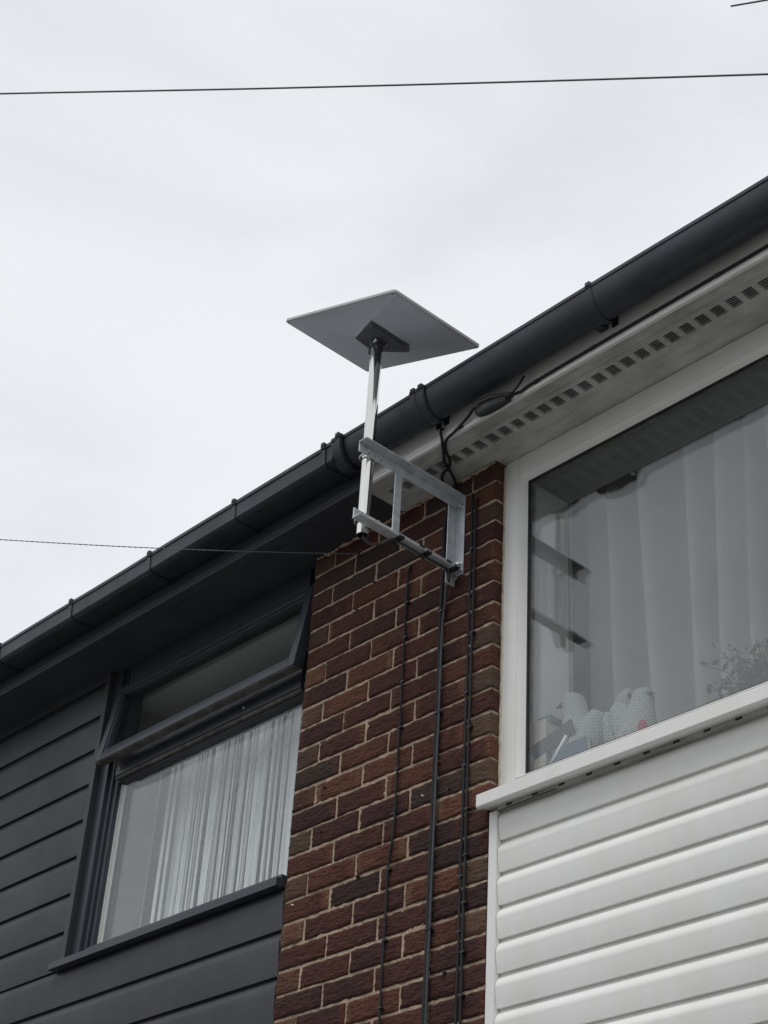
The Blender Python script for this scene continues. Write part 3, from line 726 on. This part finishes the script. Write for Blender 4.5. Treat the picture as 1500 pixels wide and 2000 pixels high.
# back shell: shallow truncated pyramid with hips to the corners
bm = B()
oc = [D(-hu + .0045, -hv + .0045, -.0032), D(hu - .0045, -hv + .0045, -.0032), D(hu - .0045, hv - .0045, -.0032), D(-hu + .0045, hv - .0045, -.0032)]
ic = [D(-.042, -.073, -.042), D(.137, -.141, -.042), D(.112, .066, -.042), D(-.044, .022, -.042)]
ov = [bm.verts.new(p) for p in oc]; iv = [bm.verts.new(p) for p in ic]
for k in range(4): bm.faces.new((ov[k], ov[(k + 1) % 4], iv[(k + 1) % 4], iv[k]))
bm.faces.new(iv); es = [e for e in bm.edges if len(e.link_faces) == 2]
bmesh.ops.bevel(bm, geom=es, offset=.006, segments=2, affect='EDGES')
finish(bm, 'back_shell', M['dish'], dish, smooth=60)
bm = B()
poly = [(-.036, -.068), (.131, -.134), (.125, .040), (.088, .074), (-.018, .038), (-.047, -.004)]
top = [bm.verts.new(D(u, v, -.039)) for u, v in poly]; bot = [bm.verts.new(D(u * .97 + .0, v * .97, -.0455)) for u, v in poly]
for k in range(6): bm.faces.new((top[k], top[(k + 1) % 6], bot[(k + 1) % 6], bot[k]))
bm.faces.new(bot); bm.faces.new(top[::-1])
mp_ = finish(bm, 'mount_plate', M['dish_dark'], dish)
bm = B()
a_ = [bm.verts.new(D(u, v, -.0457)) for u, v in ((.098, -.112), (.116, -.118), (.112, .030), (.094, .040))]; b_ = [bm.verts.new(D(u, v, -.0495)) for u, v in ((.099, -.110), (.115, -.115), (.111, .028), (.095, .037))]
for k in range(4): bm.faces.new((a_[k], a_[(k + 1) % 4], b_[(k + 1) % 4], b_[k]))
bm.faces.new(b_); bm.faces.new(a_[::-1]); finish(bm, 'mount_rib', M['dish_dark'], dish)
# adapter socket round the pole top
bm = B(); hollow(bm, (.7005, -.380, 1.622), (.7005, -.380, 1.690), .0222, .0195); finish(bm, 'pole_adapter', M['dish_dark'], dish, smooth=35)
for y, z in ((-.402, 1.628), (-.358, 1.640)):
    bm = B(); cyl(bm, (.713, y, z), (.730, y - .004, z), .004, 10); cyl(bm, (.726, y - .003, z), (.731, y - .004, z), .0062, 6); finish(bm, 'set_screw', M['zinc'], dish, smooth=30)
bm = B(); box(bm, .672, .680, -.392, -.368, 1.606, 1.640, .002); finish(bm, 'clip', M['dish_dark'], dish)

# ------------------------------------------------------------------ cables
def cable(name, pts, r_, m, label, group=None, n=8, clips=(), clip_ax=None, extra=()):
    bm = B(); tube(bm, spline(pts, n), r_, 8)
    for p2, r2 in extra: tube(bm, spline(p2, n), r2, 8)
    e = finish(bm, name, m, label=label, cat='cable', group=group, smooth=True)
    for c in clips:
        c = Vector(c); bm = B()
        box(bm, c.x - r_ * 1.4, c.x + r_ * 1.4, c.y - r_ * 1.15, c.y + r_ * 1.5, c.z - .0035, c.z + .0035, .001, 2)
        cyl(bm, (c.x + r_ * 2.4, c.y + r_, c.z), (c.x + r_ * 2.4, c.y - r_ * 1.3, c.z), .0030, 10)
        box(bm, c.x + r_ * 1.2, c.x + r_ * 2.9, c.y + .0, c.y + r_ * 1.4, c.z - .0035, c.z + .0035, .001)
        finish(bm, 'cable_clip', M['tape'], e, smooth=35)
    return e
def run(x, z0, z1, y, am, seed):
    k = int(abs(z0 - z1) / .13) + 1
    return [(x + am * noise.noise(Vector((seed, i * .6, 0))), y, z0 + (z1 - z0) * i / k) for i in range(k + 1)]
cable('wall_cable', [(.512, .004, 1.036), (.508, -.007, 1.02)] + run(.505, .95, .10, -.008, .004, 1) + run(.490, .0, -1.6, -.008, .004, 2), .0040, M['rubber'],
      'thin black cable clipped down the left half of the brick pier', 'cables clipped to the brick pier', clips=[(.505, -.008, z) for z in (1.02, .89, .76, .60, .44, .30)] + [(.497, -.008, .155), (.490, -.008, -.02), (.489, -.008, -.235), (.487, -.008, -.43)])
cable('wall_cable', [(.690, -.007, 1.24)] + run(.672, 1.1, -1.6, -.0095, .004, 5), .0068, M['rubber'],
      'thick black cable down the middle of the brick pier, behind the bracket', 'cables clipped to the brick pier', clips=[(.673, -.0095, .432), (.673, -.0095, .79), (.671, -.0095, -.245)])
cable('wall_cable', [(.7005, -.380, 1.00), (.7005, -.380, .93), (.7005, -.379, .895), (.703, -.372, .874), (.710, -.352, .862), (.724, -.322, .872), (.738, -.296, .893), (.740, -.25, .8975), (.740, -.17, .8970), (.740, -.10, .8975), (.738, -.050, .896), (.722, -.030, .876), (.700, -.018, .850), (.690, -.012, .81)] + run(.684, .74, -1.6, -.0125, .003, 9), .0042, M['rubber2'],
      'grey cable looping from the pole foot along the lower arm, then down the pier', 'cables clipped to the brick pier')
cable('wall_cable', [(.790, -.003, 1.19), (.795, -.008, 1.15)] + run(.796, 1.08, -1.6, -.009, .003, 13), .0042, M['rubber'],
      'left one of the twin black cables on the pier beside the white window', 'cables clipped to the brick pier', clips=[(.796, -.009, z) for z in (1.13, .97, .80, .46, .22, -.12, -.28)])
cable('wall_cable', [(.815, -.003, 1.16), (.811, -.008, 1.14)] + run(.812, 1.08, -1.6, -.009, .004, 17), .0042, M['rubber'],
      'right one of the twin black cables on the pier beside the white window', 'cables clipped to the brick pier', clips=[(.812, -.009, z) for z in (.66, .34, .08, -.06, -.2, -.34, -.46)])
# the loops across the soffit
cable('eaves_cable', [(.835, -.192, 1.325), (.842, -.206, 1.305), (.850, -.206, 1.262), (.815, -.165, 1.262), (.770, -.115, 1.266), (.738, -.050, 1.266), (.715, -.012, 1.262), (.700, -.008, 1.235)], .0050, M['rubber'],
      'short black cable looping from the white fascia across the soffit to the pier', 'black cables under the eaves')
cable('eaves_cable', [(1.020, -.228, 1.290), (1.0, -.222, 1.298), (.965, -.208, 1.295), (.905, -.207, 1.268), (.868, -.204, 1.258), (.825, -.165, 1.262), (.775, -.095, 1.266), (.716, -.072, 1.266), (.690, -.045, 1.264), (.680, -.012, 1.25), (.676, -.009, 1.19)], .0050, M['rubber'],
      'black cable from the left end of the junction box, crossing the soffit to the pier', 'black cables under the eaves', clips=[(.925, -.203, 1.278)])
cable('eaves_cable', [(1.165, -.224, 1.266), (1.178, -.214, 1.272), (1.195, -.204, 1.280), (1.24, -.201, 1.289), (1.5, -.201, 1.2925), (2.1, -.201, 1.294), (3.2, -.201, 1.294), (5.2, -.201, 1.294)], .0050, M['rubber'],
      'black cable running right along the white fascia from the junction box', 'black cables under the eaves', clips=[(1.245, -.2005, 1.289), (1.47, -.2005, 1.292), (1.70, -.2005, 1.293), (1.93, -.2005, 1.294)])
cable('eaves_cable', [(1.165, -.226, 1.268), (1.180, -.224, 1.276), (1.198, -.220, 1.296), (1.203, -.206, 1.33)], .0036, M['rubber'],
      'thin black cable curling up behind the gutter from the junction box', 'black cables under the eaves')
jb = empty('junction_box', (1.075, -.215, 1.27), 'black tapered cable joint box hanging on the white fascia under the gutter', 'junction box')
bm = B(); pts = [(1.012, -.228, 1.292), (1.020, -.229, 1.290), (1.030, -.230, 1.286), (1.070, -.234, 1.277), (1.120, -.232, 1.270), (1.155, -.228, 1.265)]
tube(bm, pts, 1, 16, [.008, .021, .026, .028, .023, .012]); [setattr(v.co, 'y', -.200 + (v.co.y + .204) * .62) for v in bm.verts]; finish(bm, 'body', M['tape'], jb, smooth=40)
bm = B(); tube(bm, [(1.150, -.228, 1.266), (1.170, -.224, 1.266)], .011, 12); finish(bm, 'cable_gland', M['rubber'], jb, smooth=40)
bm = B(); tube(bm, [(1.06, -.262, 1.285), (1.10, -.258, 1.284), (1.14, -.244, 1.276), (1.165, -.226, 1.276), (1.168, -.220, 1.262)], .0035, 6); finish(bm, 'cable_tie', M['tape'], jb, smooth=True)
bm = B(); box(bm, 1.03, 1.12, -.2075, -.1995, 1.272, 1.300, .002); finish(bm, 'back_plate', M['tape'], jb)

# twisted drop wire from an eye hook on the pier
a = Vector((.249, -.012, 1.187)); b = Vector((-1.04, -.72, 1.47)); far = a + (b - a) * 2.6
P1, P2 = [], []
for i in range(521):
    t = i / 520; p = a.lerp(far, t); p.z -= .010 * math.sin(math.pi * min(1, t / .385)) if t < .385 else 0
    ph = t * 520; P1.append(p + Vector((0, math.cos(ph), math.sin(ph))) * .0011); P2.append(p - Vector((0, math.cos(ph), math.sin(ph))) * .0011)
bm = B(); tube(bm, P1, .0012, 5); tube(bm, P2, .0012, 5)
finish(bm, 'drop_wire', M['wire'], label='twisted grey drop wire running from the hook on the pier to the lower left', cat='wire', smooth=True)
hk = B(); tube(hk, [(.249, .01, 1.187), (.249, -.006, 1.187)] + [(.249, -.012 - .006 * math.sin(t), 1.187 + .006 * math.cos(t)) for t in [i * .8 for i in range(8)]], .0018, 6)
finish(hk, 'eye_hook', M['tape'], label='small dark eye hook in the pier mortar holding the drop wire', cat='hook', smooth=True)

# overhead wire across the sky, anchored far outside the view
Wp = [Vector(p) for p in ((-16, -9.2, 8.95), (-3.678, -1.033, 5.677), (-2.796, -.459, 5.488), (-1.432, .404, 5.161), (-.176, 1.13, 4.815), (.987, 1.68, 4.40), (1.636, 1.902, 4.099), (4.4, 3.4, 3.05))]
bm = B(); tube(bm, spline(Wp[1:7] , 10), .0052, 8)
finish(bm, 'overhead_wire', M['wire'], label='dark overhead wire crossing the sky above the dish from left to right', cat='wire', smooth=True)
# aerial on the right hand roof: only the tip of its lowest element shows
ae = empty('tv_aerial', (2.3, 2.2, 2.4), 'roof aerial whose thin rod tip shows in the top right corner of the sky', 'aerial')
bm = B(); cyl(bm, (1.006, 1.389, 4.62), (2.05, 2.02, 4.60), .0045, 8); finish(bm, 'rod', M['wire'], ae, smooth=True)
bm = B(); cyl(bm, (2.05, 2.02, 2.2), (2.05, 2.02, 5.1), .016, 12); finish(bm, 'mast', M['steel'], ae, smooth=True)
for i in range(4):
    bm = B(); x = 1.55 + i * .16; y = 1.718 + i * .097; cyl(bm, (x - .12, y + .2, 4.64), (x + .12, y - .2, 4.64), .004, 8); finish(bm, 'element', M['wire'], ae, smooth=True)
